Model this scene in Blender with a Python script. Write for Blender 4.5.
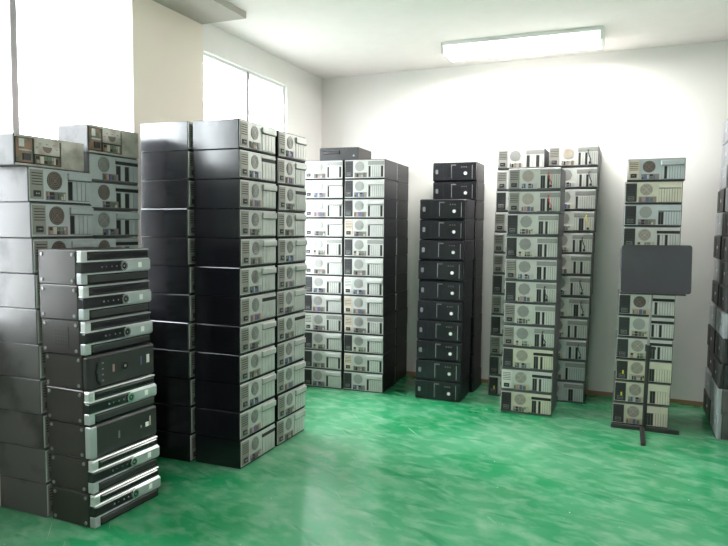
import bpy, math, random
from mathutils import Matrix, Vector

# ------------------------------------------------------------------ camera
scene = bpy.context.scene
for o in list(bpy.data.objects):
    bpy.data.objects.remove(o)
C = scene.collection

FOCAL_PX, EYE, PITCH, ROLL, YAW = 650.0, 1.45, math.radians(4.0), math.radians(0.55), math.radians(22.0)
cam_data = bpy.data.cameras.new('camera')
cam_data.sensor_width = 36.0
cam_data.lens = FOCAL_PX / 728.0 * 36.0
cam_data.clip_start = 0.05
cam = bpy.data.objects.new('camera', cam_data)
C.objects.link(cam)
fwd = Vector((-math.sin(YAW) * math.cos(PITCH), math.cos(YAW) * math.cos(PITCH), -math.sin(PITCH)))
right0 = Vector((math.cos(YAW), math.sin(YAW), 0))
up0 = right0.cross(fwd)
right = right0 * math.cos(ROLL) + up0 * math.sin(ROLL)
up = up0 * math.cos(ROLL) - right0 * math.sin(ROLL)
m = Matrix((right, up, -fwd)).transposed().to_4x4()
m.translation = Vector((0, 0, EYE))
cam.matrix_world = m
scene.camera = cam

# ------------------------------------------------------------------ world, exposure
SKY_STRENGTH = 14.0
LAMP_STRENGTH = 40.0
world = bpy.data.worlds.new('overcast_sky')
scene.world = world
world.use_nodes = True
bg = world.node_tree.nodes['Background']
bg.inputs[0].default_value = (0.93, 0.97, 1.0, 1)
bg.inputs[1].default_value = SKY_STRENGTH
scene.view_settings.view_transform = 'Standard'
scene.view_settings.look = 'None'
scene.view_settings.gamma = 1.0
scene.view_settings.use_curve_mapping = False
scene.view_settings.exposure = 0.9

rnd = random.Random(7)

# ------------------------------------------------------------------ materials
MATS = {}

def mat(name, color, rough=0.5, metal=0.0, spec=0.5, noise=None, bump=None, emit=None, coat=0.0):
    """noise = (scale, other colour, low, high, detail): a second colour mixed in by a noise mask"""
    if name in MATS:
        return MATS[name]
    ma = bpy.data.materials.new(name)
    ma.use_nodes = True
    nt = ma.node_tree
    b = nt.nodes['Principled BSDF']
    b.inputs['Base Color'].default_value = (*color, 1)
    b.inputs['Roughness'].default_value = rough
    b.inputs['Metallic'].default_value = metal
    b.inputs['Specular IOR Level'].default_value = spec
    b.inputs['Coat Weight'].default_value = coat
    if noise:
        sc, col2, lo, hi, det = noise
        tc = nt.nodes.new('ShaderNodeTexCoord')
        nz = nt.nodes.new('ShaderNodeTexNoise')
        nz.inputs['Scale'].default_value = sc
        nz.inputs['Detail'].default_value = det
        oi = nt.nodes.new('ShaderNodeObjectInfo')
        add = nt.nodes.new('ShaderNodeVectorMath')
        mul = nt.nodes.new('ShaderNodeMath')
        mul.operation = 'MULTIPLY'
        mul.inputs[1].default_value = 37.0
        nt.links.new(oi.outputs['Random'], mul.inputs[0])
        nt.links.new(tc.outputs['Object'], add.inputs[0])
        nt.links.new(mul.outputs[0], add.inputs[1])
        nt.links.new(add.outputs[0], nz.inputs['Vector'])
        mr = nt.nodes.new('ShaderNodeMapRange')
        mr.inputs[1].default_value = lo
        mr.inputs[2].default_value = hi
        nt.links.new(nz.outputs[0], mr.inputs[0])
        mx = nt.nodes.new('ShaderNodeMix')
        mx.data_type = 'RGBA'
        mx.inputs[6].default_value = (*color, 1)
        mx.inputs[7].default_value = (*col2, 1)
        nt.links.new(mr.outputs[0], mx.inputs[0])
        nt.links.new(mx.outputs[2], b.inputs['Base Color'])
    if bump:
        tc2 = nt.nodes.new('ShaderNodeTexCoord')
        n2 = nt.nodes.new('ShaderNodeTexNoise')
        n2.inputs['Scale'].default_value = bump[0]
        n2.inputs['Detail'].default_value = 4
        bp = nt.nodes.new('ShaderNodeBump')
        bp.inputs['Strength'].default_value = bump[1]
        bp.inputs['Distance'].default_value = bump[2] if len(bump) > 2 else 0.01
        nt.links.new(tc2.outputs['Object'], n2.inputs['Vector'])
        nt.links.new(n2.outputs[0], bp.inputs['Height'])
        nt.links.new(bp.outputs[0], b.inputs['Normal'])
    if emit:
        b.inputs['Emission Color'].default_value = (*emit[0], 1)
        b.inputs['Emission Strength'].default_value = emit[1]
    MATS[name] = ma
    return ma

M_wall = mat('wall_paint', (0.85, 0.825, 0.80), 0.75, noise=(1.2, (0.82, 0.795, 0.77), 0.4, 0.7, 3))
M_wallgrey = mat('grey_wall_paint', (0.16, 0.15, 0.145), 0.7)  # unseen front wall, coloured dark so the case sides reflect less light
M_pier = mat('pier_paint', (0.88, 0.79, 0.69), 0.7, noise=(1.5, (0.86, 0.77, 0.67), 0.4, 0.7, 3))
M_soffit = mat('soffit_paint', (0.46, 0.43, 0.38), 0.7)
M_ceil = mat('ceiling_paint', (0.90, 0.845, 0.82), 0.8, noise=(8, (0.88, 0.825, 0.80), 0.4, 0.7, 5))
M_base = mat('baseboard_brown', (0.34, 0.20, 0.12), 0.6)
M_alu = mat('window_aluminium', (0.42, 0.38, 0.40), 0.4, 0.4)
M_frame = mat('window_frame_white', (0.8, 0.8, 0.8), 0.5)
M_black = mat('black_steel', (0.007, 0.007, 0.011), 0.22, 0.0, 0.8, noise=(3, (0.009, 0.009, 0.012), 0.4, 0.7, 3), bump=(4, 0.10, 0.02))
M_satin = mat('satin_black_steel', (0.010, 0.010, 0.014), 0.42, 0.0, 0.4)
M_char = mat('charcoal_steel', (0.030, 0.0255, 0.024), 0.42, 0.3, 0.6, noise=(4, (0.04, 0.034, 0.032), 0.45, 0.75, 5))
M_greycase = mat('grey_steel_case', (0.10, 0.094, 0.096), 0.48, 0.3, 0.5, noise=(5, (0.035, 0.033, 0.033), 0.5, 0.7, 6))
M_edge = mat('case_edge_grey', (0.10, 0.10, 0.11), 0.5, 0.3)
M_steel = mat('bare_steel', (0.50, 0.51, 0.49), 0.42, 0.35, 0.5, noise=(9, (0.40, 0.41, 0.39), 0.45, 0.75, 4))
M_steelw = mat('white_steel', (0.50, 0.50, 0.475), 0.45, 0.2, 0.5, noise=(9, (0.42, 0.42, 0.40), 0.45, 0.75, 4))
M_steelb = mat('bluish_steel', (0.45, 0.48, 0.50), 0.42, 0.3, 0.5, noise=(9, (0.38, 0.41, 0.43), 0.45, 0.75, 4))
M_steelc = mat('cream_steel', (0.56, 0.53, 0.43), 0.45, 0.2, 0.5, noise=(9, (0.46, 0.44, 0.36), 0.45, 0.75, 4))
M_old = mat('old_stained_steel', (0.46, 0.44, 0.40), 0.5, 0.3, 0.5, noise=(14, (0.30, 0.26, 0.22), 0.45, 0.7, 6))
M_dark = mat('dark_gap', (0.012, 0.012, 0.012), 0.7)
M_psub = mat('power_supply_black', (0.025, 0.025, 0.028), 0.45)
M_psug = mat('power_supply_grey', (0.25, 0.24, 0.215), 0.5, 0.3)
M_psue = mat('power_supply_beige', (0.55, 0.47, 0.38), 0.55, 0.1)
M_psuw = mat('power_supply_white', (0.60, 0.59, 0.56), 0.5, 0.1)
M_fanlt = mat('grille_light', (0.31, 0.31, 0.295), 0.45, 0.4)
M_fandk = mat('grille_brown', (0.17, 0.13, 0.11), 0.5, 0.2)
M_fanbe = mat('grille_beige', (0.42, 0.37, 0.31), 0.5, 0.2)
M_fanback = mat('fan_dark', (0.13, 0.13, 0.125), 0.6)
M_fanbackdk = mat('fan_darker', (0.05, 0.045, 0.04), 0.6)
M_io = mat('port_shield', (0.24, 0.205, 0.18), 0.5, 0.3)
M_iogold = mat('port_shield_gold', (0.45, 0.38, 0.26), 0.45, 0.5)
M_iow = mat('port_shield_bright', (0.52, 0.48, 0.42), 0.45, 0.3)
M_blue = mat('port_blue', (0.09, 0.11, 0.24), 0.5)
M_pink = mat('port_pink', (0.36, 0.22, 0.20), 0.5)
M_green = mat('port_green', (0.14, 0.22, 0.15), 0.5)
M_red = mat('cable_red', (0.5, 0.05, 0.04), 0.5)
M_yellow = mat('sticker_yellow', (0.75, 0.6, 0.05), 0.5)
M_silver = mat('bezel_silver', (0.60, 0.61, 0.62), 0.32, 0.55)
M_silverd = mat('bezel_silver_satin', (0.42, 0.45, 0.46), 0.38, 0.5)
M_gloss = mat('bezel_black_gloss', (0.012, 0.012, 0.016), 0.22, 0.0, 0.5)
M_matte = mat('bezel_black_matte', (0.02, 0.02, 0.021), 0.5)
M_greyb = mat('bezel_grey', (0.30, 0.31, 0.33), 0.42, 0.2)
M_chrome = mat('chrome_ring', (0.75, 0.75, 0.75), 0.18, 0.9)
M_white = mat('button_white', (0.85, 0.85, 0.83), 0.4)
M_badge = mat('badge_grey', (0.24, 0.245, 0.25), 0.4, 0.4)
M_board = mat('board_slate', (0.045, 0.043, 0.053), 0.6, noise=(6, (0.06, 0.058, 0.067), 0.5, 0.8, 5))
M_polek = mat('stand_black', (0.02, 0.02, 0.02), 0.45)
M_poles = mat('stand_chrome', (0.26, 0.245, 0.24), 0.35, 0.4)
M_lamph = mat('lamp_housing', (0.78, 0.78, 0.76), 0.5)
M_lampd = mat('lamp_diffuser', (0.9, 0.9, 0.88), 0.5, emit=((1.0, 0.985, 0.95), LAMP_STRENGTH))
M_lamps = mat('lamp_diffuser_side', (0.9, 0.9, 0.88), 0.5, emit=((1.0, 0.985, 0.95), 2.5))
M_rust = mat('rusty_board', (0.30, 0.16, 0.11), 0.6, noise=(25, (0.12, 0.14, 0.10), 0.45, 0.6, 4))


def glass_material():
    ma = bpy.data.materials.new('window_glass')
    ma.use_nodes = True
    nt = ma.node_tree
    nt.nodes.clear()
    out = nt.nodes.new('ShaderNodeOutputMaterial')
    tr = nt.nodes.new('ShaderNodeBsdfTransparent')
    tr.inputs[0].default_value = (0.94, 0.96, 0.96, 1)
    gl = nt.nodes.new('ShaderNodeBsdfGlossy')
    gl.inputs['Roughness'].default_value = 0.03
    lw = nt.nodes.new('ShaderNodeLayerWeight')
    pw = nt.nodes.new('ShaderNodeMath')
    pw.operation = 'POWER'
    pw.inputs[1].default_value = 4.0
    nt.links.new(lw.outputs['Facing'], pw.inputs[0])
    fr = nt.nodes.new('ShaderNodeMath')
    fr.operation = 'MULTIPLY_ADD'
    fr.inputs[1].default_value = 0.6
    fr.inputs[2].default_value = 0.03
    nt.links.new(pw.outputs[0], fr.inputs[0])
    mx = nt.nodes.new('ShaderNodeMixShader')
    nt.links.new(fr.outputs[0], mx.inputs[0])
    nt.links.new(tr.outputs[0], mx.inputs[1])
    nt.links.new(gl.outputs[0], mx.inputs[2])
    nt.links.new(mx.outputs[0], out.inputs[0])
    return ma


M_glass = glass_material()


def floor_material():
    ma = bpy.data.materials.new('green_epoxy_floor')
    ma.use_nodes = True
    nt = ma.node_tree
    L = nt.links.new
    b = nt.nodes['Principled BSDF']
    tc = nt.nodes.new('ShaderNodeTexCoord')

    def noise(scale, detail, lo, hi, vec=None, dist=0.0):
        n = nt.nodes.new('ShaderNodeTexNoise')
        n.inputs['Scale'].default_value = scale
        n.inputs['Detail'].default_value = detail
        n.inputs['Distortion'].default_value = dist
        L(vec if vec else tc.outputs['Object'], n.inputs['Vector'])
        r = nt.nodes.new('ShaderNodeMapRange')
        r.inputs[1].default_value = lo
        r.inputs[2].default_value = hi
        L(n.outputs[0], r.inputs[0])
        return r.outputs[0]

    def stretch(rot, sc):
        mp = nt.nodes.new('ShaderNodeMapping')
        mp.inputs['Rotation'].default_value = (0, 0, rot)
        L(tc.outputs['Object'], mp.inputs['Vector'])
        m2 = nt.nodes.new('ShaderNodeMapping')
        m2.inputs['Scale'].default_value = sc
        L(mp.outputs[0], m2.inputs['Vector'])
        return m2.outputs[0]

    def mix(f, a, c):
        x = nt.nodes.new('ShaderNodeMix')
        x.data_type = 'RGBA'
        L(f, x.inputs[0])
        if isinstance(a, tuple):
            x.inputs[6].default_value = (*a, 1)
        else:
            L(a, x.inputs[6])
        x.inputs[7].default_value = (*c, 1)
        return x.outputs[2]

    def mathn(op, a, c):
        x = nt.nodes.new('ShaderNodeMath')
        x.operation = op
        for i, v in enumerate((a, c)):
            if isinstance(v, float):
                x.inputs[i].default_value = v
            else:
                L(v, x.inputs[i])
        return x.outputs[0]

    c = mix(noise(1.3, 5, 0.35, 0.65), (0.010, 0.215, 0.075), (0.018, 0.270, 0.105))
    dust = mathn('MULTIPLY', noise(0.9, 9, 0.40, 0.66, None, 0.3), 0.30)
    c = mix(dust, c, (0.33, 0.53, 0.40))
    fine = mathn('MULTIPLY', noise(7.0, 11, 0.46, 0.75, stretch(0.3, (1.0, 1.5, 1)), 0.3), 0.27)
    c = mix(fine, c, (0.48, 0.62, 0.52))
    sweep = mathn('MULTIPLY', noise(2.6, 9, 0.54, 0.74, stretch(0.45, (1.0, 2.6, 1))), 0.17)
    c = mix(sweep, c, (0.46, 0.60, 0.50))
    wiped = mathn('MULTIPLY', noise(1.5, 3, 0.62, 0.68, stretch(0.45, (1.0, 5.0, 1)), 0.8), 0.5)
    c = mix(wiped, c, (0.012, 0.200, 0.080))
    wiped2 = mathn('MULTIPLY', noise(1.7, 3, 0.64, 0.69, stretch(0.1, (1.0, 5.0, 1)), 0.8), 0.5)
    c = mix(wiped2, c, (0.012, 0.200, 0.080))
    scr = mathn('MULTIPLY', noise(5.0, 2, 0.735, 0.75, stretch(0.85, (0.4, 16.0, 1))), 0.5)
    c = mix(scr, c, (0.55, 0.66, 0.58))
    specks = mathn('MULTIPLY', noise(55.0, 1, 0.79, 0.81), 0.8)
    c = mix(specks, c, (0.70, 0.74, 0.68))
    L(c, b.inputs['Base Color'])
    r = mathn('ADD', mathn('MULTIPLY', noise(2.6, 6, 0.35, 0.7), 0.14), 0.09)
    L(r, b.inputs['Roughness'])
    b.inputs['Specular IOR Level'].default_value = 0.6
    bp = nt.nodes.new('ShaderNodeBump')
    bp.inputs['Strength'].default_value = 0.10
    bp.inputs['Distance'].default_value = 0.004
    L(noise(14, 4, 0.3, 0.7), bp.inputs['Height'])
    L(bp.outputs[0], b.inputs['Normal'])
    return ma


M_floor = floor_material()

# ------------------------------------------------------------------ mesh helpers


class MB:
    """collects boxes, discs and rings into one mesh; each piece has its own material"""

    def __init__(self):
        self.v, self.f, self.fm, self.mats = [], [], [], []

    def mi(self, ma):
        if ma not in self.mats:
            self.mats.append(ma)
        return self.mats.index(ma)

    def poly(self, vs, fs, ma):
        o = len(self.v)
        k = self.mi(ma)
        self.v += [tuple(p) for p in vs]
        for f in fs:
            self.f.append([i + o for i in f])
            self.fm.append(k)
        return self

    def box(self, x0, x1, y0, y1, z0, z1, ma):
        vs = [(x, y, z) for z in (z0, z1) for y in (y0, y1) for x in (x0, x1)]
        fs = [(0, 2, 3, 1), (4, 5, 7, 6), (0, 1, 5, 4), (2, 6, 7, 3), (0, 4, 6, 2), (1, 3, 7, 5)]
        return self.poly(vs, fs, ma)

    def cbox(self, x0, x1, y0, y1, z0, z1, ma, c=0.003):
        """box with every edge chamfered by c"""
        vs, idx = [], {}
        X, Y, Z = (x0, x1), (y0, y1), (z0, z1)
        for i in (0, 1):
            for j in (0, 1):
                for k in (0, 1):
                    sx, sy, sz = 1 - 2 * i, 1 - 2 * j, 1 - 2 * k
                    for a in range(3):
                        idx[i, j, k, a] = len(vs)
                        vs.append((X[i] + (0 if a == 0 else c * sx), Y[j] + (0 if a == 1 else c * sy), Z[k] + (0 if a == 2 else c * sz)))
        fs = []
        for s in (0, 1):
            q = [(0, 0), (0, 1), (1, 1), (1, 0)]
            fs.append([idx[s, a, b, 0] for a, b in (q if s == 0 else q[::-1])][::-1])
            fs.append([idx[b, s, a, 1] for a, b in (q if s == 0 else q[::-1])][::-1])
            fs.append([idx[a, b, s, 2] for a, b in (q if s == 0 else q[::-1])][::-1])
        for a in (0, 1):
            for b in (0, 1):
                fs.append([idx[a, b, 0, 0], idx[a, b, 1, 0], idx[a, b, 1, 1], idx[a, b, 0, 1]])
                fs.append([idx[a, 0, b, 0], idx[a, 1, b, 0], idx[a, 1, b, 2], idx[a, 0, b, 2]])
                fs.append([idx[0, a, b, 1], idx[1, a, b, 1], idx[1, a, b, 2], idx[0, a, b, 2]])
                for k in (0, 1):
                    fs.append([idx[a, b, k, 0], idx[a, b, k, 1], idx[a, b, k, 2]])
        return self.poly(vs, fs, ma)

    def disc(self, x, z, y, r, ma, n=18, depth=0.001):
        """disc facing -y, with a rim going back by depth"""
        vs = [(x + r * math.cos(2 * math.pi * i / n), y, z + r * math.sin(2 * math.pi * i / n)) for i in range(n)]
        vs += [(a, y + depth, b) for a, _, b in vs]
        fs = [list(range(n))] + [[(i + 1) % n, i, i + n, (i + 1) % n + n] for i in range(n)]
        return self.poly(vs, fs, ma)

    def ring(self, x, z, y, r0, r1, ma, n=18, depth=0.0015):
        vs, fs = [], []
        for i in range(n):
            a = 2 * math.pi * i / n
            ca, sa = math.cos(a), math.sin(a)
            vs += [(x + r0 * ca, y, z + r0 * sa), (x + r1 * ca, y, z + r1 * sa), (x + r0 * ca, y + depth, z + r0 * sa), (x + r1 * ca, y + depth, z + r1 * sa)]
        for i in range(n):
            a, b = 4 * i, 4 * ((i + 1) % n)
            fs += [(a, a + 1, b + 1, b), (a + 1, a + 3, b + 3, b + 1), (a, b, b + 2, a + 2)]
        return self.poly(vs, fs, ma)

    def tube(self, pts, r, ma, n=8):
        pts = [Vector(p) for p in pts]
        vs, fs = [], []
        for i, p in enumerate(pts):
            d = (pts[min(i + 1, len(pts) - 1)] - pts[max(i - 1, 0)]).normalized()
            a = d.cross(Vector((0.31, 0.2, 0.93))).normalized()
            b = d.cross(a)
            for k in range(n):
                t = 2 * math.pi * k / n
                vs.append(p + (a * math.cos(t) + b * math.sin(t)) * r)
        for i in range(len(pts) - 1):
            for k in range(n):
                fs.append((i * n + k, i * n + (k + 1) % n, (i + 1) * n + (k + 1) % n, (i + 1) * n + k))
        fs += [list(range(n)), list(range((len(pts) - 1) * n, len(pts) * n))]
        return self.poly(vs, fs, ma)

    def rpanel(self, x0, x1, z0, z1, y0, y1, r, ma, n=5):
        """upright plate with rounded corners, front at y0, back at y1"""
        pr = []
        for cx, cz, a0 in ((x1 - r, z1 - r, 0), (x0 + r, z1 - r, 90), (x0 + r, z0 + r, 180), (x1 - r, z0 + r, 270)):
            for i in range(n + 1):
                a = math.radians(a0 + 90 * i / n)
                pr.append((cx + r * math.cos(a), cz + r * math.sin(a)))
        k = len(pr)
        vs = [(x, y0, z) for x, z in pr] + [(x, y1, z) for x, z in pr]
        fs = [list(range(k)), list(range(2 * k - 1, k - 1, -1))] + [[(i + 1) % k, i, i + k, (i + 1) % k + k] for i in range(k)]
        return self.poly(vs, fs, ma)

    def mesh(self, name):
        me = bpy.data.meshes.new(name)
        me.from_pydata(self.v, [], self.f)
        for ma in self.mats:
            me.materials.append(ma)
        me.polygons.foreach_set('material_index', self.fm)
        me.update()
        import bmesh
        b = bmesh.new()
        b.from_mesh(me)
        bmesh.ops.recalc_face_normals(b, faces=b.faces)
        b.to_mesh(me)
        b.free()
        return me


def link(name, me, parent=None, loc=(0, 0, 0), rot=(0, 0, 0)):
    o = bpy.data.objects.new(name, me)
    C.objects.link(o)
    o.parent = parent
    o.location = loc
    o.rotation_euler = rot
    return o


def tag(o, label, cat, group=None):
    o['label'] = label
    o['category'] = cat
    if group:
        o['group'] = group
    return o


def struct(name, mb, label=None, parent=None):
    o = link(name, mb.mesh(name), parent)
    o['kind'] = 'structure'
    if label:
        o['label'] = label
    return o


# ------------------------------------------------------------------ the room
XL, XR, YF, ZC = -2.95, 1.25, -4.0, 2.96


def back_y(x):
    return 6.06 - 0.035 * (x + 1.85)


struct('floor', MB().box(XL - 0.2, XR + 0.2, YF - 0.2, 6.45, -0.12, 0, M_floor), 'glossy green painted floor with pale scuffs')
struct('ceiling', MB().box(XL - 0.2, XR + 0.2, YF - 0.2, 6.45, ZC, ZC + 0.15, M_ceil), 'off-white ceiling')
xa, xb = XL - 0.2, XR + 0.2
bwv = [(xa, back_y(xa)), (xb, back_y(xb)), (xb, back_y(xb) + 0.15), (xa, back_y(xa) + 0.15)]
bw = MB().poly([(x, y, 0) for x, y in bwv] + [(x, y, ZC) for x, y in bwv],
               [(0, 1, 5, 4), (1, 2, 6, 5), (2, 3, 7, 6), (3, 0, 4, 7), (0, 3, 2, 1), (4, 5, 6, 7)], M_wall)
struct('wall_back', bw, 'white painted wall behind the computer stacks')
bsv = [(XL, back_y(XL) - 0.008), (XR, back_y(XR) - 0.008), (XR, back_y(XR)), (XL, back_y(XL))]
bs = MB().poly([(x, y, 0) for x, y in bsv] + [(x, y, 0.035) for x, y in bsv],
               [(0, 1, 5, 4), (1, 2, 6, 5), (2, 3, 7, 6), (3, 0, 4, 7), (0, 3, 2, 1), (4, 5, 6, 7)], M_base)
struct('baseboard_back', bs, 'narrow brown strip along the foot of the back wall')
struct('wall_right', MB().box(XR, XR + 0.15, YF, back_y(XR) + 0.02, 0, ZC, M_wall), 'white painted side wall')
struct('wall_front', MB().box(XL - 0.2, XR + 0.2, YF - 0.15, YF, 0, ZC, M_wallgrey), 'unseen wall darkened to dim the reflections in the cases')
M_ground = mat('asphalt_ground', (0.22, 0.215, 0.205), 0.9, noise=(0.4, (0.12, 0.125, 0.11), 0.4, 0.7, 4))  # unseen ground, added to cut light from below on soffit and ceiling
struct('ground', MB().box(-90, XL - 0.25, -70, 80, -0.3, -0.12, M_ground), 'unseen grey ground added outside the windows to block light')
# left wall with two window openings
SILL, W1 = 0.95, (1.95, 3.42, 2.90)
W2 = (4.08, 5.37, 2.745)
yb = back_y(XL) + 0.02
wl = MB()
wl.box(XL - 0.2, XL, YF, yb, 0, SILL, M_wall)
wl.box(XL - 0.2, XL, YF, W1[0], SILL, ZC, M_wall)
wl.box(XL - 0.2, XL, W1[0], W1[1], W1[2], ZC, M_wall)
wl.box(XL - 0.2, XL, W1[1], W2[0], SILL, ZC, M_wall)
wl.box(XL - 0.2, XL, W2[0], W2[1], W2[2], ZC, M_wall)
wl.box(XL - 0.2, XL, W2[1], yb, SILL, ZC, M_wall)
struct('wall_left', wl, 'window wall at the left')
struct('wall_pier', MB().box(XL - 0.02, -2.925, 3.32, 4.06, 0, ZC, M_pier), 'beige wall pier between the two windows')
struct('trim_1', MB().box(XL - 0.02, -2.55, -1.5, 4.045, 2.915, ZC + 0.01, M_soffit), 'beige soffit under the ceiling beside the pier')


def window(name, y0, y1, z1, mullions, label):
    x0, x1 = XL - 0.09, XL - 0.03
    w = bpy.data.objects.new(name, None)
    C.objects.link(w)
    w.location = (0, 0, 0)
    w['kind'] = 'structure'
    w['label'] = label
    fr = MB()
    t = 0.022
    fr.box(x0, x1, y0, y0 + t, SILL, z1, M_frame).box(x0, x1, y1 - t, y1, SILL, z1, M_frame)
    fr.box(x0, x1, y0 + t, y1 - t, SILL, SILL + t, M_frame).box(x0, x1, y0 + t, y1 - t, z1 - t, z1, M_frame)
    link('window_frame', fr.mesh('window_frame'), w)
    ys = [y0 + t] + [y for mu in mullions for y in (mu - 0.02, mu + 0.02)] + [y1 - t]
    for mu in mullions:
        link('mullion', MB().box(x0 - 0.005, x1 + 0.025, mu - 0.02, mu + 0.02, SILL + t, z1 - t, M_alu).mesh('mullion'), w)
    for i in range(0, len(ys), 2):
        xm = XL - 0.062
        link('pane', MB().box(xm - 0.003, xm + 0.003, ys[i], ys[i + 1], SILL + t, z1 - t, M_glass).mesh('pane'), w)
    return w


window('window_1', *W1, (2.485,), 'bright overexposed window left of the beige pier')
window('window_2', *W2, (4.71,), 'bright overexposed window right of the beige pier')

# ------------------------------------------------------------------ ceiling lamps


def ceiling_lamp(x, y, label):
    r = bpy.data.objects.new('ceiling_lamp', None)
    C.objects.link(r)
    r.location = (x, y, ZC)
    tag(r, label, 'lamp', 'fluorescent ceiling lamps')
    L, Wd = 0.62, 0.17
    h = MB().cbox(-L, L, -Wd, Wd, -0.03, 0.0, M_lamph, 0.004)
    link('housing', h.mesh('housing'), r)
    pr = [(-Wd + 0.01, -0.03), (-Wd + 0.035, -0.085), (Wd - 0.035, -0.085), (Wd - 0.01, -0.03)]
    vs = [(s * (L - 0.02), a, b) for s in (-1, 1) for a, b in pr]
    fs = [(0, 1, 2, 3), (7, 6, 5, 4), (0, 4, 5, 1), (1, 5, 6, 2), (2, 6, 7, 3), (3, 7, 4, 0)]
    link('diffuser', MB().poly(vs, [fs[3]], M_lampd).poly(vs, [f for i, f in enumerate(fs) if i != 3], M_lamps).mesh('diffuser'), r)
    for s in (-1, 1):
        c = MB()
        pv = [(-Wd, -0.03), (-Wd + 0.025, -0.09), (Wd - 0.025, -0.09), (Wd, -0.03)]
        a, b = sorted((s * (L - 0.02), s * L))
        c.poly([(a, p, q) for p, q in pv] + [(b, p, q) for p, q in pv], fs, M_lamph)
        link('end_cap', c.mesh('end_cap'), r)
    return r


ceiling_lamp(-0.84, 5.40, 'long lit fluorescent ceiling lamp near the back wall')
for ly, lt in ((-1.0, 'second'),):  # added lamp behind the camera, gives fill on the camera-facing sides
    ceiling_lamp(-0.84, ly, 'added fill lamp out of view, %s from the back wall' % lt)

# ------------------------------------------------------------------ computers
MESH = {}


def cached(key, fn):
    if key not in MESH:
        MESH[key] = fn().mesh(key[0])
    return MESH[key]


def case_mesh(W, D, h, y0, cm, seam):
    def f():
        b = MB().cbox(0, W, y0, D, 0.0008, h - 0.0008, cm, 0.0035)
        # folded lip of the side cover along the rear edge
        b.box(0.004, W - 0.004, y0 - 0.001, y0 + 0.001, 0.004, h - 0.004, M_edge if seam > 0.012 else M_dark)
        return b
    return cached(('case', W, D, h, y0, cm.name, seam), f)


def rear_panel_mesh(W, h, sm, pm, topgap):
    def f():
        b = MB().cbox(0.004, W - 0.004, -0.004, 0.0, sm, h - topgap, pm, 0.001)
        for k in range(3):   # screws on the rim
            b.disc(W * (0.22 + 0.28 * k), h - topgap - 0.006, -0.0055, 0.003, M_silverd, 8)
        return b
    return cached(('rear_panel', W, h, sm, pm.name, topgap), f)


def psu_mesh(W, h, kind):
    pm = {'black': M_psub, 'grey': M_psug, 'beige': M_psue, 'white': M_psuw}[kind]

    def f():
        b = MB()
        x0, x1, z0, z1 = 0.018 * W, 0.215 * W, 0.10 * h, 0.92 * h
        b.cbox(x0, x1, -0.007, -0.003, z0, z1, pm, 0.0015)
        for i in range(5):
            z = z0 + (z1 - z0) * (0.48 + 0.095 * i)
            b.box(x0 + 0.008, x1 - 0.008, -0.0078, -0.006, z, z + 0.004, M_dark)
        return b
    return cached(('power_supply', W, h, kind), f)


def socket_mesh(W, h, kind):
    def f():
        b = MB()
        x0, x1 = 0.06 * W, 0.17 * W
        b.cbox(x0, x1, -0.011, -0.006, 0.16 * h, 0.34 * h, M_psub if kind != 'black' else M_fanback, 0.002)
        b.box(x0 + 0.006, x1 - 0.006, -0.0116, -0.008, 0.20 * h, 0.30 * h, M_dark)
        for k in range(3):
            xx = x0 + (x1 - x0) * (0.3 + 0.2 * k)
            b.box(xx - 0.001, xx + 0.001, -0.013, -0.008, 0.23 * h, 0.27 * h, M_silver)
        return b
    return cached(('power_socket', W, h, kind), f)


def fan_mesh(W, h, fm, bm, r, cx, cz):
    def f():
        b = MB()
        x, z = cx * W, cz * h
        R = r * h
        b.disc(x, z, -0.0055, R, bm, 20, 0.002)
        for a0 in (0.94, 0.70, 0.47):
            b.ring(x, z, -0.0072, R * (a0 - 0.12), R * a0, fm, 20)
        b.disc(x, z, -0.0078, R * 0.22, fm, 10, 0.0015)
        for k in range(4):
            a = math.pi / 4 + k * math.pi / 2
            ca, sa = math.cos(a), math.sin(a)
            w = 0.0018
            vs = []
            for rr in (R * 0.15, R):
                for s in (-1, 1):
                    vs.append((x + rr * ca - s * w * sa, -0.0076, z + rr * sa + s * w * ca))
            vs += [(p, -0.0062, q) for p, _, q in vs]
            b.poly(vs, [(0, 1, 3, 2), (0, 2, 6, 4), (1, 5, 7, 3), (4, 6, 7, 5)], fm)
        return b
    return cached(('fan_grille', W, h, fm.name, bm.name, r, cx, cz), f)


def clover_mesh(W, h, fm, cx, cz, r):
    """lobed pressed vent area over the fan, drawn as punched rows"""
    def f():
        b = MB()
        x, z, R = cx * W, cz * h, r * h
        n = 32
        pr = []
        for i in range(n):
            a = 2 * math.pi * i / n
            q = R * (1 + 0.05 * math.cos(8 * a))
            pr.append((x + q * math.cos(a), z + q * math.sin(a)))
        vs = [(p, -0.0055, q) for p, q in pr] + [(p, -0.0035, q) for p, q in pr]
        b.poly(vs, [list(range(n))] + [[(i + 1) % n, i, i + n, (i + 1) % n + n] for i in range(n)], fm)
        s = R * 0.2
        for i in range(-4, 5):
            for j in range(-4, 5):
                if (i * i + j * j) * s * s < R * R * 0.9:
                    b.box(x + i * s - s * 0.26, x + i * s + s * 0.26, -0.0058, -0.0045, z + j * s - s * 0.26, z + j * s + s * 0.26, M_fanback)
        return b
    return cached(('fan_grille', 'clover', W, h, fm.name, cx, cz, r), f)


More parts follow.
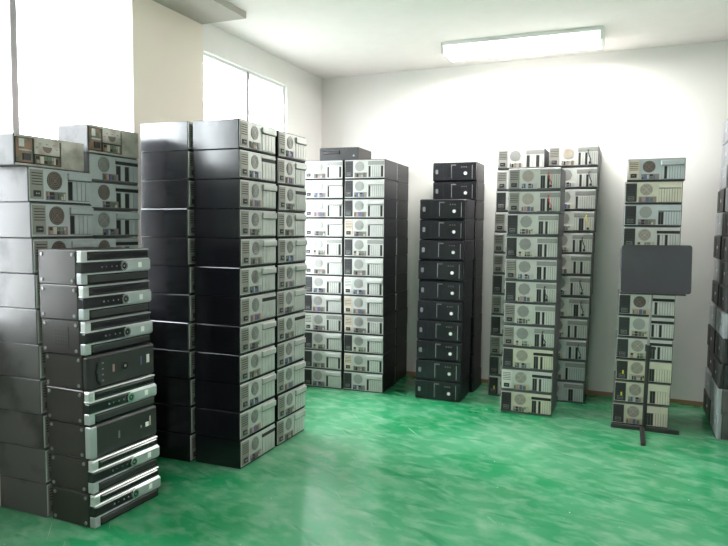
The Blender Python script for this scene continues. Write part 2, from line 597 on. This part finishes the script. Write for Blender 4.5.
def ports_mesh(W, h, im, seed, x0=0.25, x1=0.56, z0=0.08, z1=0.33):
    def f():
        r = random.Random(seed)
        b = MB()
        b.cbox(x0 * W, x1 * W, -0.006, -0.003, z0 * h, z1 * h, im, 0.001)
        x = x0 * W + 0.006
        zb, zt = z0 * h + 0.004, z1 * h - 0.004
        while x < x1 * W - 0.016:
            w = r.choice((0.009, 0.012, 0.016, 0.022))
            if x + w > x1 * W - 0.004:
                break
            c = r.choice((M_psub, M_psub, M_blue, M_silverd, M_fanback, M_pink, M_iow))
            if r.random() < 0.45:
                zm = (zb + zt) / 2
                b.box(x, x + w, -0.0105, -0.005, zb, zm - 0.002, c)
                b.box(x, x + w, -0.0105, -0.005, zm + 0.002, zt, r.choice((M_psub, M_green, M_silverd, M_pink)))
            else:
                b.box(x, x + w, -0.0105, -0.005, zb, zt - r.choice((0, 0.005)), c)
            x += w + 0.004
        return b
    return cached(('port_panel', W, h, im.name, seed, x0, x1, z0, z1), f)


def slots_mesh(W, h, pm, n, opened, x0, x1, z0, z1):
    def f():
        b = MB()
        b.box(x0 * W, x1 * W, -0.0046, -0.0035, z0 * h, z1 * h, M_fanback)
        p = (x1 - x0) * W / n
        for i in range(n):
            xa = x0 * W + i * p
            if i in opened:
                b.box(xa + 0.0015, xa + p - 0.0015, -0.0049, -0.004, z0 * h + 0.004, z1 * h - 0.004, M_dark)
            else:
                b.cbox(xa + 0.0014, xa + p - 0.0014, -0.0075, -0.004, z0 * h + 0.002, z1 * h, pm, 0.0008)
        return b
    return cached(('slot_cover_row', W, h, pm.name, n, opened, x0, x1, z0, z1), f)


def ledge_mesh(W, h, kind, pm, x0, x1, z0, z1):
    def f():
        b = MB()
        if kind == 'bar':
            b.cbox(x0 * W, x1 * W, -0.017, -0.003, z0 * h, z1 * h, pm, 0.003)
            b.box(x0 * W + 0.004, x1 * W - 0.004, -0.0135, -0.003, z0 * h - 0.004, z0 * h, M_fanback)
        elif kind == 'dark':
            b.box(x0 * W, x1 * W, -0.0052, -0.0035, z0 * h, z0 * h + (z1 - z0) * h * 0.62, M_dark)
            b.cbox(x0 * W, x1 * W, -0.0075, -0.0035, z0 * h + (z1 - z0) * h * 0.66, z1 * h, pm, 0.001)
        else:
            b.cbox(x0 * W, x1 * W, -0.0055, -0.0035, z0 * h, z1 * h, M_fanlt, 0.0008)
            n = 16
            for i in range(n):
                xx = x0 * W + (x1 - x0) * W * (i + 0.3) / n
                for j in range(3):
                    zz = z0 * h + (z1 - z0) * h * (0.14 + 0.28 * j)
                    b.box(xx, xx + 0.004, -0.0058, -0.005, zz, zz + 0.006, M_fanback)
        return b
    return cached(('slot_bracket', W, h, kind, pm.name, x0, x1, z0, z1), f)


def root_at(name, loc, rz):
    r = bpy.data.objects.new(name, None)
    C.objects.link(r)
    r.location = loc
    r.rotation_euler = (0, 0, rz)
    r.empty_display_size = 0.05
    return r


def rear_computer(loc, rz, W, D, h, st):
    """a tower lying on its side with its rear towards -y"""
    r = root_at('computer_case', loc, rz)
    sm, tg = st.get('seam', 0.006), st.get('topgap', 0.006)
    pm = st.get('panel', M_steel)
    link('case', case_mesh(W, D, h, 0.0, st.get('case', M_black), sm), r)
    link('rear_panel', rear_panel_mesh(W, h, sm, pm, tg), r)
    if st.get('psu'):
        p = link('power_supply', psu_mesh(W, h, st['psu']), r)
        link('power_socket', socket_mesh(W, h, st['psu']), p)
        if st.get('sticker'):
            s = MB().box(0.12 * W, 0.15 * W, -0.0085, -0.006, 0.2 * h, 0.5 * h, st['sticker'])
            link('sticker', cached(('sticker', W, h, st['sticker'].name), lambda: s), p)
    if st.get('clover'):
        link('fan_grille', clover_mesh(W, h, st['clover'], st.get('cx', 0.38), st.get('cz', 0.64), st.get('fr', 0.26)), r)
    else:
        link('fan_grille', fan_mesh(W, h, st.get('fan', M_fanlt), st.get('fanback', M_fanback), st.get('fr', 0.25), st.get('cx', 0.39), st.get('cz', 0.64)), r)
    link('port_panel', ports_mesh(W, h, st.get('io', M_io), st.get('seed', 1)), r)
    o = link('slot_cover_row', slots_mesh(W, h, pm, st.get('n', 5), st.get('open', ()), st.get('sx0', 0.60), 0.96, 0.09, 0.66), r)
    o['kind'] = 'stuff'
    if st.get('ledge'):
        link('slot_bracket', ledge_mesh(W, h, st['ledge'], pm, st.get('sx0', 0.60) - 0.01, 0.985, 0.70, 0.90), r)
    if st.get('cable'):
        cmat = st['cable']
        u = st.get('cable_u', 0.8)
        pts = [(u * W, -0.004, 0.80 * h), (u * W - 0.006, -0.02, 0.74 * h), (u * W + 0.004, -0.024, 0.5 * h), (u * W + 0.018, -0.017, 0.34 * h), (u * W + 0.012, -0.014, 0.22 * h)]
        mb = MB().tube(pts, 0.0035, cmat, 6)
        mb.cbox(u * W + 0.002, u * W + 0.022, -0.022, -0.008, 0.14 * h, 0.24 * h, M_psub, 0.002)
        link('cable', cached(('cable', W, h, cmat.name, u), lambda: mb), r)
    return r


def open_computer(loc, rz, W, D, h, cm):
    """an old chassis whose rear openings show the insides"""
    r = root_at('computer_case', loc, rz)
    link('case', case_mesh(W, D, h, 0.0, cm, 0.006), r)

    def f():
        b = MB()
        b.box(0.004, W - 0.004, -0.002, 0.0, 0.004, h - 0.004, M_dark)
        b.cbox(0.004, W - 0.004, -0.007, -0.001, 0.90 * h, h - 0.002, M_old, 0.001)
        b.cbox(0.004, W - 0.004, -0.007, -0.001, 0.002, 0.08 * h, M_old, 0.001)
        b.cbox(0.26 * W, 0.62 * W, -0.007, -0.001, 0.42 * h, 0.905 * h, M_old, 0.001)
        b.cbox(0.64 * W, W - 0.004, -0.008, -0.001, 0.06 * h, 0.905 * h, M_old, 0.001)
        return b
    link('rear_panel', cached(('rear_panel', 'old', W, h), f), r)

    def g():
        b = MB()
        b.cbox(0.02 * W, 0.24 * W, -0.005, -0.001, 0.12 * h, 0.88 * h, M_rust, 0.001)
        b.box(0.05 * W, 0.12 * W, -0.009, -0.004, 0.6 * h, 0.85 * h, M_steelw)
        b.box(0.10 * W, 0.20 * W, -0.012, -0.004, 0.18 * h, 0.40 * h, M_psub)
        b.box(0.05 * W, 0.22 * W, -0.008, -0.004, 0.48 * h, 0.53 * h, M_old)
        return b
    link('power_supply', cached(('power_supply', 'old', W, h), g), r)

    def q():
        b = MB()
        x, z, R = 0.44 * W, 0.68 * h, 0.19 * h
        vs = [(x + R * math.cos(a), -0.0076, z + R * math.sin(a)) for a in [math.pi + math.pi * i / 10 for i in range(11)]]
        b.poly(vs, [list(range(11))], M_fandk)
        for k in range(7):
            b.box(0.28 * W + k * 0.02, 0.28 * W + k * 0.02 + 0.011, -0.0085, -0.006, 0.62 * h + 0.02 * (k % 2), 0.64 * h + 0.02 * (k % 2), M_fanback)
        return b
    link('fan_grille', cached(('fan_grille', 'old', W, h), q), r)
    link('port_panel', ports_mesh(W, h, M_rust, 5, 0.27, 0.62, 0.10, 0.38), r)
    o = link('slot_cover_row', slots_mesh(W, h, M_old, 4, (0,), 0.68, 0.97, 0.12, 0.74), r)
    o['kind'] = 'stuff'
    return r


def feet(r, W, D, h, y0):
    """four rubber feet on the tower's underside, which now faces sideways (x = 0)"""
    def f():
        b = MB()
        n = 10
        vs = [(-0.004, 0.008 * math.cos(2 * math.pi * i / n), 0.008 * math.sin(2 * math.pi * i / n)) for i in range(n)]
        vs += [(0.001, a * 1.2, c * 1.2) for _, a, c in vs]
        b.poly(vs, [list(range(n))] + [[i, (i + 1) % n, (i + 1) % n + n, i + n] for i in range(n)], M_badge)
        return b
    me = cached(('foot',), f)
    for yy in (y0 + 0.02, D - 0.025):
        for zz in (0.022, h - 0.022):
            link('foot', me, r, (0, yy, zz))


def silver_front(loc, rz, W, D, h, vent=False):
    r = root_at('computer_case', loc, rz)
    y0 = 0.04
    link('case', case_mesh(W, D, h, y0, M_char, 0.006), r)
    feet(r, W, D, h, y0)

    def bez():
        b = MB().cbox(0.002, W - 0.002, 0.006, y0, 0.003, h - 0.003, M_gloss, 0.004)
        return b
    be = link('bezel', cached(('bezel', 'silver', W, h), bez), r)

    def fr():
        b = MB()
        # silver surround: thin top rail, end blocks, band
        b.cbox(0.0, W - 0.004, 0.000, 0.034, 0.945 * h, 0.985 * h, M_silver, 0.003)
        b.cbox(0.0, 0.036, 0.001, 0.032, 0.685 * h, 0.95 * h, M_silver, 0.003)
        b.cbox(0.0, W - 0.004, -0.001, 0.034, 0.655 * h, 0.70 * h, M_silver, 0.002)
        b.cbox(0.0, 0.036, 0.001, 0.036, 0.03 * h, 0.32 * h, M_silverd, 0.003)
        b.cbox(0.0, W - 0.004, 0.000, 0.034, 0.30 * h, 0.345 * h, M_silverd, 0.002)
        return b
    link('silver_surround', cached(('silver_surround', W, h), fr), be)

    def dd():
        return MB().cbox(0.04, W - 0.008, -0.002, 0.02, 0.715 * h, 0.93 * h, M_gloss, 0.008)
    link('drive_door', cached(('drive_door', W, h), dd), be)

    def lg():
        b = MB().cbox(0.04, W - 0.008, 0.001, 0.02, 0.05 * h, 0.285 * h, M_matte, 0.008)
        return b
    link('lower_grille', cached(('lower_grille', W, h), lg), be)

    def cb():
        b = MB().cbox(0.0, 0.62 * W, -0.003, 0.03, 0.345 * h, 0.655 * h, M_gloss, 0.006)
        for k, (x, s) in enumerate(((0.27, 0.010), (0.33, 0.006), (0.41, 0.008), (0.48, 0.008))):
            b.disc(x * W, 0.50 * h, -0.0042, s * 0.5, M_badge, 8)
        return b
    link('control_strip', cached(('control_strip', W, h), cb), be)

    def sb():
        b = MB()
        b.cbox(0.58 * W, W + 0.004, -0.006, 0.03, 0.325 * h, 0.665 * h, M_silverd, 0.006)
        b.cbox(0.80 * W, 0.855 * W, -0.0075, -0.004, 0.42 * h, 0.58 * h, M_white, 0.001)
        return b
    link('silver_band', cached(('silver_band', W, h), sb), be)

    def pb():
        b = MB().ring(0.58 * W, 0.50 * h, -0.010, 0.015, 0.023, M_chrome, 20, 0.006)
        b.disc(0.58 * W, 0.50 * h, -0.0085, 0.0155, M_gloss, 16, 0.003)
        b.disc(0.58 * W, 0.50 * h, -0.0095, 0.006, M_chrome, 10, 0.002)
        return b
    link('power_button', cached(('power_button', 'silver', W, h), pb), be)
    if vent:
        def vn():
            b = MB()
            b.box(-0.0012, 0.001, 0.11, 0.205, 0.20 * h, 0.80 * h, M_char)
            for i in range(5):
                for j in range(5):
                    y, z = 0.12 + i * 0.017, 0.26 * h + j * 0.016
                    b.box(-0.0016, 0.0, y, y + 0.008, z, z + 0.008, M_dark)
            return b
        link('vent_cover', cached(('vent_cover', W, h), vn), r)
    return r


def black_front(loc, rz, W, D, h, kind):
    r = root_at('computer_case', loc, rz)
    y0 = 0.04
    link('case', case_mesh(W, D, h, y0, M_char, 0.006), r)
    feet(r, W, D, h, y0)

    def bez():
        return MB().cbox(0.0, W, 0.0, y0, 0.003, h - 0.003, M_matte, 0.010)
    be = link('bezel', cached(('bezel', 'black', W, h), bez), r)
    if kind == 'button':
        def pb():
            b = MB().ring(0.52 * W, 0.5 * h, -0.004, 0.017, 0.023, M_matte, 20, 0.006)
            b.disc(0.52 * W, 0.5 * h, -0.003, 0.017, M_gloss, 16, 0.003)
            b.disc(0.52 * W, 0.5 * h, -0.0045, 0.008, M_badge, 12, 0.002)
            return b
        link('power_button', cached(('power_button', 'black', W, h), pb), be)

        def hd():
            pts = [(0.16 * W, -0.003, 0.12 * h), (0.12 * W, -0.004, 0.26 * h), (0.105 * W, -0.004, 0.5 * h), (0.12 * W, -0.004, 0.74 * h), (0.16 * W, -0.003, 0.88 * h)]
            return MB().tube(pts, 0.006, M_gloss, 8)
        link('curved_rib', cached(('curved_rib', W, h), hd), be)

        marks = [(0.34, 0.37, 0.40, 0.62, M_pink), (0.765, 0.785, 0.40, 0.66, M_blue), (0.86, 0.905, 0.42, 0.68, M_white)]
        marks += [(0.19, 0.215, 0.2 + 0.17 * k, 0.24 + 0.17 * k, M_badge) for k in range(4)]
        for a, b, c, d, ma in marks:
            link('sticker', MB().box(a * W, b * W, -0.0012, 0.001, c * h, d * h, ma).mesh('sticker'), be)
    else:
        def ss():
            return MB().cbox(-0.002, 0.035, -0.003, y0, 0.04 * h, 0.96 * h, M_silverd, 0.004)
        link('silver_strip', cached(('silver_strip', W, h), ss), be)

        for a, b, c, d, ma in ((0.38, 0.405, 0.38, 0.60, M_badge), (0.80, 0.85, 0.42, 0.56, M_white), (0.865, 0.885, 0.42, 0.72, M_psue), (0.72, 0.74, 0.44, 0.52, M_badge)):
            link('sticker', MB().box(a * W, b * W, -0.0012, 0.001, c * h, d * h, ma).mesh('sticker'), be)
    return r


def office_front(loc, rz, W, D, h):
    """black tower lying on its side, front bezel with badge, drive strip and pale power button"""
    r = root_at('computer_case', loc, rz)
    y0 = 0.03
    link('case', case_mesh(W, D, h, y0, M_satin, 0.006), r)

    def bez():
        b = MB().cbox(0.002, W - 0.002, 0.0, y0, 0.004, h - 0.004, M_gloss, 0.006)
        b.box(0.46 * W, 0.465 * W, -0.0008, 0.002, 0.06 * h, 0.94 * h, M_dark)
        b.box(0.25 * W, 0.254 * W, -0.0008, 0.002, 0.06 * h, 0.94 * h, M_dark)
        return b
    be = link('bezel', cached(('bezel', 'office', W, h), bez), r)

    def bd():
        b = MB().rpanel(0.07 * W, 0.13 * W, 0.38 * h, 0.62 * h, -0.0025, 0.001, 0.009, M_badge)
        return b
    link('badge', cached(('badge', W, h), bd), be)

    def st():
        b = MB().cbox(0.43 * W, 0.442 * W, -0.003, 0.001, 0.16 * h, 0.86 * h, M_badge, 0.001)
        b.cbox(0.445 * W, 0.54 * W, -0.002, 0.001, 0.80 * h, 0.86 * h, M_fanback, 0.001)
        return b
    link('drive_strip', cached(('drive_strip', W, h), st), be)

    def pb():
        b = MB().disc(0.755 * W, 0.40 * h, -0.005, 0.013, M_white, 16, 0.006)
        b.ring(0.755 * W, 0.40 * h, -0.003, 0.013, 0.017, M_fanback, 16, 0.004)
        return b
    link('power_button', cached(('power_button', 'office', W, h), pb), be)

    def sv():
        b = MB().cbox(0.90 * W, 0.912 * W, -0.0025, 0.001, 0.12 * h, 0.82 * h, M_badge, 0.001)
        for k in range(3):
            b.box((0.66 + 0.05 * k) * W, (0.68 + 0.05 * k) * W, -0.001, 0.001, 0.70 * h, 0.76 * h, M_fanback)
        return b
    link('side_strip', cached(('side_strip', W, h), sv), be)
    return r


def plain_front(loc, rz, W, D, h, bm, cm):
    r = root_at('computer_case', loc, rz)
    y0 = 0.03
    link('case', case_mesh(W, D, h, y0, cm, 0.006), r)

    def bez():
        b = MB().cbox(0.0, W, 0.0, y0, 0.001, h - 0.001, bm, 0.006)
        return b
    be = link('bezel', cached(('bezel', 'plain', W, h, bm.name), bez), r)

    def dr():
        b = MB().cbox(0.30 * W, 0.40 * W, -0.003, 0.002, 0.10 * h, 0.90 * h, bm, 0.002)
        b.cbox(0.10 * W, 0.26 * W, -0.003, 0.002, 0.10 * h, 0.90 * h, bm, 0.002)
        return b
    link('drive_cover', cached(('drive_cover', W, h, bm.name), dr), be)

    def pb():
        return MB().disc(0.62 * W, 0.5 * h, -0.004, 0.012, M_silver, 12, 0.005)
    link('power_button', cached(('power_button', 'plain', W, h), pb), be)
    return r


ORD = ['topmost', 'second from top', 'third from top', 'fourth from top', 'fifth from top', 'sixth from top', 'seventh from top',
       'eighth from top', 'ninth from top', 'tenth from top', 'eleventh from top', 'twelfth from top', 'thirteenth from top']


def stack(base, top, n, h, rz, where, look, group, make, skew=0.004, turn=0.6, total=None):
    """n lying computers from the floor up, the pile leaning from base to top"""
    for k in range(n):
        t = k / max(n - 1, 1)
        x = base[0] + (top[0] - base[0]) * t + rnd.uniform(-skew, skew)
        y = base[1] + (top[1] - base[1]) * t + rnd.uniform(-skew, skew)
        i = n - 1 - k + (total - n if total else 0)
        r = make(k, (x, y, k * h), rz + math.radians(rnd.uniform(-turn, turn)), i)
        lk = look(i) if callable(look) else look
        name = ORD[i] if i < (total or n) - 1 else 'bottom one'
        tag(r, '%s, %s %s' % (lk, name, where), 'computer', group)


R90 = math.pi / 2

# front left pile: fronts to the right
A_KIND = ['silver', 'silver', 'vent', 'button', 'silver', 'plain', 'silver', 'silver']   # from the top


def make_a(k, loc, rz, i):
    kd = A_KIND[i]
    if kd in ('button', 'plain'):
        return black_front(loc, rz, 0.44, 0.289, 0.1665, kd)
    return silver_front(loc, rz, 0.44, 0.289, 0.1665, kd == 'vent')


def look_a(i):
    return {'silver': 'computer with silver and black front', 'vent': 'silver-fronted computer with square side vent',
            'button': 'black computer with round front button', 'plain': 'plain black-fronted computer'}[A_KIND[i]]


stack((-2.299, 2.311), (-2.343, 2.300), 8, 0.1665, R90 - math.radians(2.6), 'in the low pile at front left', look_a, 'computers in the low front left pile', make_a, 0.003, 0.5)

# tall pile behind it at the far left: rears to the right
def make_l1(k, loc, rz, i):
    if i == 0:
        return open_computer((loc[0] - 0.02, loc[1] - 0.05, loc[2]), rz, 0.42, 0.27, 0.150, M_greycase)
    return rear_computer(loc, rz, 0.395, 0.320 if k < 3 else 0.303, 0.173, dict(case=M_greycase, panel=M_steelb, psu='grey', fan=M_fandk, fanback=M_fanbackdk, io=M_io, seed=3 + i % 3, n=5, open=(0,), ledge='bar', fr=0.27))


stack((-2.614, 2.315), (-2.672, 2.299), 11, 0.173, R90, 'of the pile at the left edge',
      lambda i: 'old open computer chassis' if i == 0 else 'grey computer with brown round fan', 'computers in the left edge pile', make_l1, 0.003, 0.5)

def make_l2(k, loc, rz, i):
    if i == 0:
        return open_computer(loc, rz, 0.385, 0.215, 0.1533, M_greycase)
    return rear_computer(loc, rz, 0.385, 0.215, 0.1533, dict(case=M_greycase, panel=M_steelb, psu=None, fan=M_fanlt if i % 2 else M_fandk, fanback=M_fanback, io=M_io, seed=2 + i % 3, n=5, open=(0, 2), cx=0.28, sx0=0.52, ledge='dark' if i % 3 else 'bar', fr=0.28, seam=0.014))


stack((-2.705, 2.715), (-2.705, 2.715), 13, 0.1533, R90, 'of the pile left of the beige pier',
      lambda i: 'rusty open computer chassis' if i == 0 else 'grey computer rear', 'computers in the pile left of the pier', make_l2, 0.003, 0.4)

# the big black block left of the middle
def make_b(second):
    def f(k, loc, rz, i):
        deep = 0.352 if second == 2 else 0.322
        dark = ((i * 7 + second * 3) % 5) == 2
        return rear_computer(loc, rz, 0.39 if second == 1 else 0.412, deep, 0.1722, dict(case=M_black, panel=M_steel, psu='grey', fan=M_fanlt, fanback=M_fanback, io=M_psug, seed=1 + (i + second) % 4,
                             n=4, open=(), ledge='dark' if dark else 'bar', fr=0.24, cx=0.40, seam=0.012))
    return f


stack((-2.094, 3.240), (-2.089, 3.240), 12, 0.1726, R90, 'in near column of big black block', 'black computer with grey steel rear', 'computers in the big black block', make_b(0), 0.004, 0.4)
stack((-2.094, 3.682), (-2.092, 3.683), 12, 0.1722, R90, 'in far column of big black block', 'black computer with grey steel rear', 'computers in the big black block', make_b(1), 0.004, 0.4)
stack((-2.440, 3.222), (-2.443, 3.222), 12, 0.1726, R90, 'in column between pier and black block', 'black computer showing its side', 'computers in the big black block', make_b(2), 0.004, 0.4)

# pale block against the back wall
def make_c(col):
    psu = [['black'] * 12, ['black', 'black', 'black', 'beige', 'black', 'black', 'white', 'beige', 'beige', 'black', 'beige', 'black']][col]
    if col == 0:
        psu = ['white', 'white', 'white', 'white', 'white', 'white', 'black', 'black', 'white', 'black', 'black', 'black']

    def f(k, loc, rz, i):
        return rear_computer(loc, rz, 0.370, 0.366, 0.170, dict(case=M_satin, panel=M_steelw, psu=psu[i], fan=M_fanlt, fanback=M_fanlt, io=M_io, seed=1 + i % 5, n=7, open=(0,) if i % 2 else (0, 6), ledge='bar' if i % 4 else 'vent', fr=0.25, cx=0.38, seam=0.009, topgap=0.006))
    return f


CY = math.radians(2.5)
stack((-2.700, 5.238), (-2.698, 5.238), 12, 0.170, CY, 'of pale block, column nearest black block', 'bright steel computer rear', 'computers in the pale block', make_c(0), 0.003, 0.3)
stack((-2.310, 5.255), (-2.316, 5.252), 12, 0.170, CY, 'of pale block, right front column', 'bright steel computer rear', 'computers in the pale block', make_c(1), 0.003, 0.3)
stack((-2.328, 5.648), (-2.334, 5.646), 12, 0.170, CY, 'of pale block, column behind against wall', 'black computer side', 'computers in the pale block', make_c(1), 0.003, 0.3)


def slim_desktop():
    r = root_at('desktop_computer', (-2.600, 5.335, 12 * 0.170), CY)
    link('case', MB().cbox(0, 0.372, 0.012, 0.36, 0.0, 0.120, M_char, 0.004).mesh('case'), r)
    be = link('bezel', MB().cbox(0.002, 0.370, 0.0, 0.013, 0.004, 0.116, M_matte, 0.004).mesh('bezel'), r)
    link('drive_door', MB().cbox(0.03, 0.20, -0.003, 0.002, 0.060, 0.090, M_gloss, 0.002).mesh('drive_door'), be)
    link('power_button', MB().disc(0.33, 0.045, -0.003, 0.009, M_badge, 12, 0.004).mesh('power_button'), be)
    tag(r, 'slim black desktop computer lying on top of the pale block', 'computer')


slim_desktop()

# black towers, fronts to the camera
def make_d(k, loc, rz, i):
    return office_front(loc, rz, 0.392, 0.335, 0.1692)


stack((-1.636, 5.240), (-1.620, 5.246), 10, 0.1692, 0, 'of the front all-black pile', 'black computer with white power button', 'computers in the all-black piles', make_d, 0.003, 0.5)
stack((-1.612, 5.612), (-1.617, 5.612), 12, 0.1692, 0, 'of the taller rear all-black pile', 'black computer with white power button', 'computers in the all-black piles', make_d, 0.003, 0.5)

# middle right piles
PS_E1 = ['grey', 'grey', 'black', 'black', 'grey', 'black', 'grey', 'grey', 'black', 'white', 'black']


def make_e1(k, loc, rz, i):
    low = i >= 8
    st = dict(case=M_edge, panel=M_steelc if i in (8, 10) else M_steelw, psu=PS_E1[i], io=M_iow, seed=2 + i % 4, n=8, seam=0.018, topgap=0.006)
    if low:
        st.update(fan=M_fanbe, fanback=M_fanback, ledge='dark', open=(0, 1, 3), fr=0.25, io=M_iogold, sx0=0.62)
    else:
        st.update(clover=M_fanbe if i in (1, 0) else M_fanlt, ledge='vent', open=(0, 1, 3), sx0=0.62)
    if i in (0, 1, 5, 7):
        st.update(cable=M_red if i < 2 else M_psub, cable_u=0.78)
    return rear_computer(loc, rz, 0.394, 0.36, 0.1745, st)


stack((-0.894, 5.138), (-0.872, 5.146), 11, 0.1745, 0, 'of the middle right pile in front', lambda i: 'cream steel computer rear' if i in (8, 10) else 'white steel computer rear',
      'computers in the middle right piles', make_e1, 0.004, 0.8)


def make_e0(k, loc, rz, i):
    st = dict(case=M_edge, panel=M_steelw, psu='black' if i in (2, 6, 8, 10, 11) else 'grey', clover=M_fanlt, io=M_iow, seed=1 + i % 4, n=5, open=(0, 3), ledge='vent', seam=0.016, sx0=0.62)
    if i == 11:
        st['sticker'] = M_yellow
    return rear_computer(loc, rz, 0.388, 0.36, 0.1773, st)


stack((-1.081, 5.602), (-1.050, 5.611), 12, 0.1773, 0, 'of the pile behind left', 'white steel computer rear', 'computers in the middle right piles', make_e0, 0.003, 0.5)


def make_e2(k, loc, rz, i):
    st = dict(case=M_edge, panel=M_steelw if i < 9 else M_steelb, psu='grey', io=M_iow, seed=1 + i % 5, n=8, open=((0, 3), (1, 4), (0,), (2, 3))[i % 4], ledge='vent', seam=0.016, sx0=0.60)
    if i == 0:
        st.update(fan=M_fanbe, fanback=M_fanbe)
    else:
        st['clover'] = M_fanlt
    if i in (0, 1, 3, 4, 6, 7, 9):
        st.update(cable=M_yellow if i == 3 else M_psub, cable_u=0.84 if i % 2 else 0.8)
    return rear_computer(loc, rz, 0.394, 0.36, 0.1783, st)


stack((-0.686, 5.626), (-0.632, 5.645), 12, 0.1783, 0, 'of the pile behind right, with loose cables', 'white steel computer rear', 'computers in the middle right piles', make_e2, 0.003, 0.5)

# pile behind the stand
def make_f(k, loc, rz, i):
    st = dict(case=M_edge, panel=(M_steelb, M_steelc, M_steelb, M_steelw)[i % 4] if i < 4 else (M_steelw if i < 9 else M_steelc), psu='beige' if i == 0 else 'black',
              fan=M_fanbe if i in (1, 3, 8, 9, 10, 11) else M_fandk if i in (0, 5, 6) else M_fanlt, fanback=M_fanback if i in (1, 3, 8, 9, 10, 11) else M_fanbackdk if i in (0, 5, 6) else M_fanlt,
              io=M_iogold if i > 2 else M_io, seed=2 + i % 5, n=8, open=((1,), (), (0, 1), (0, 3), (0,), (1, 2), (1,), (0, 3), (0, 1, 3), (0, 1), (1, 2), (0, 1, 2))[i],
              ledge='dark' if i in (3, 5, 6, 7, 8) else 'bar' if i < 3 else None, seam=0.012, topgap=0.005, sx0=0.60, fr=0.26, cx=0.38)
    if i in (9, 10):
        st['sticker'] = M_yellow
    return rear_computer(loc, rz, 0.384, 0.36, 0.164, st)


stack((-0.059, 5.160), (-0.023, 5.172), 12, 0.164, math.radians(0.8), 'of the pile behind the music stand', 'pale steel computer rear', 'computers in the pile behind the stand', make_f, 0.005, 0.7)

# right edge piles: fronts to the left
G1 = 'gggkgkgkgkkgk'   # from the top
G2 = 'gkkgkkkkgkkgg'


def make_g(seq):
    def f(k, loc, rz, i):
        g = seq[i] == 'g'
        return plain_front(loc, rz, 0.402, 0.40, 0.1765, M_greyb if g else M_matte, M_greycase if g else M_black)
    return f


for seq, y1, wh in ((G1, 5.875, 'of the far right edge pile'), (G2, 5.455, 'of the nearest right edge pile')):
    stack((0.620, y1), (0.668, y1), 13, 0.1765, -R90, wh, lambda i, s=seq: 'grey-fronted computer' if s[i] == 'g' else 'black-fronted computer',
          'computers at the right edge', make_g(seq), 0.006, 0.6)

# ------------------------------------------------------------------ stand with a slate-grey board
s = root_at('music_stand', (0.165, 5.055, 0), 0)
tag(s, 'black folding stand with dark grey board before a computer pile', 'stand')
link('crossbar', MB().cbox(-0.23, 0.225, -0.016, 0.016, 0.0, 0.03, M_polek, 0.003).mesh('crossbar'), s)
link('foot', MB().cbox(-0.034, -0.004, -0.375, 0.0, 0.0, 0.028, M_polek, 0.004).mesh('foot'), s)
link('lower_pole', MB().tube([(-0.006, 0.0, 0.012), (0.0, -0.045, 0.62)], 0.0145, M_polek, 12).mesh('lower_pole'), s)
col = link('collar', MB().tube([(0.0, -0.043, 0.59), (0.0, -0.0455, 0.635)], 0.021, M_polek, 12).mesh('collar'), s)
link('knob', MB().tube([(0.015, -0.045, 0.613), (0.05, -0.046, 0.613)], 0.010, M_polek, 10).mesh('knob'), col)
link('upper_pole', MB().tube([(0.0, -0.045, 0.62), (0.010, -0.080, 1.12)], 0.0085, M_poles, 10).mesh('upper_pole'), s)
bd = link('board', MB().rpanel(-0.197, 0.253, -0.01, 0.325, -0.006, 0.006, 0.018, M_board).mesh('board'), s, (0, -0.098, 1.022), (math.radians(-3), math.radians(-0.6), 0))
link('bracket', MB().cbox(-0.03, 0.045, 0.006, 0.022, 0.06, 0.16, M_polek, 0.003).mesh('bracket'), bd)
link('lip', MB().cbox(-0.20, 0.22, -0.045, 0.004, -0.022, -0.010, M_polek, 0.003).mesh('lip'), bd)
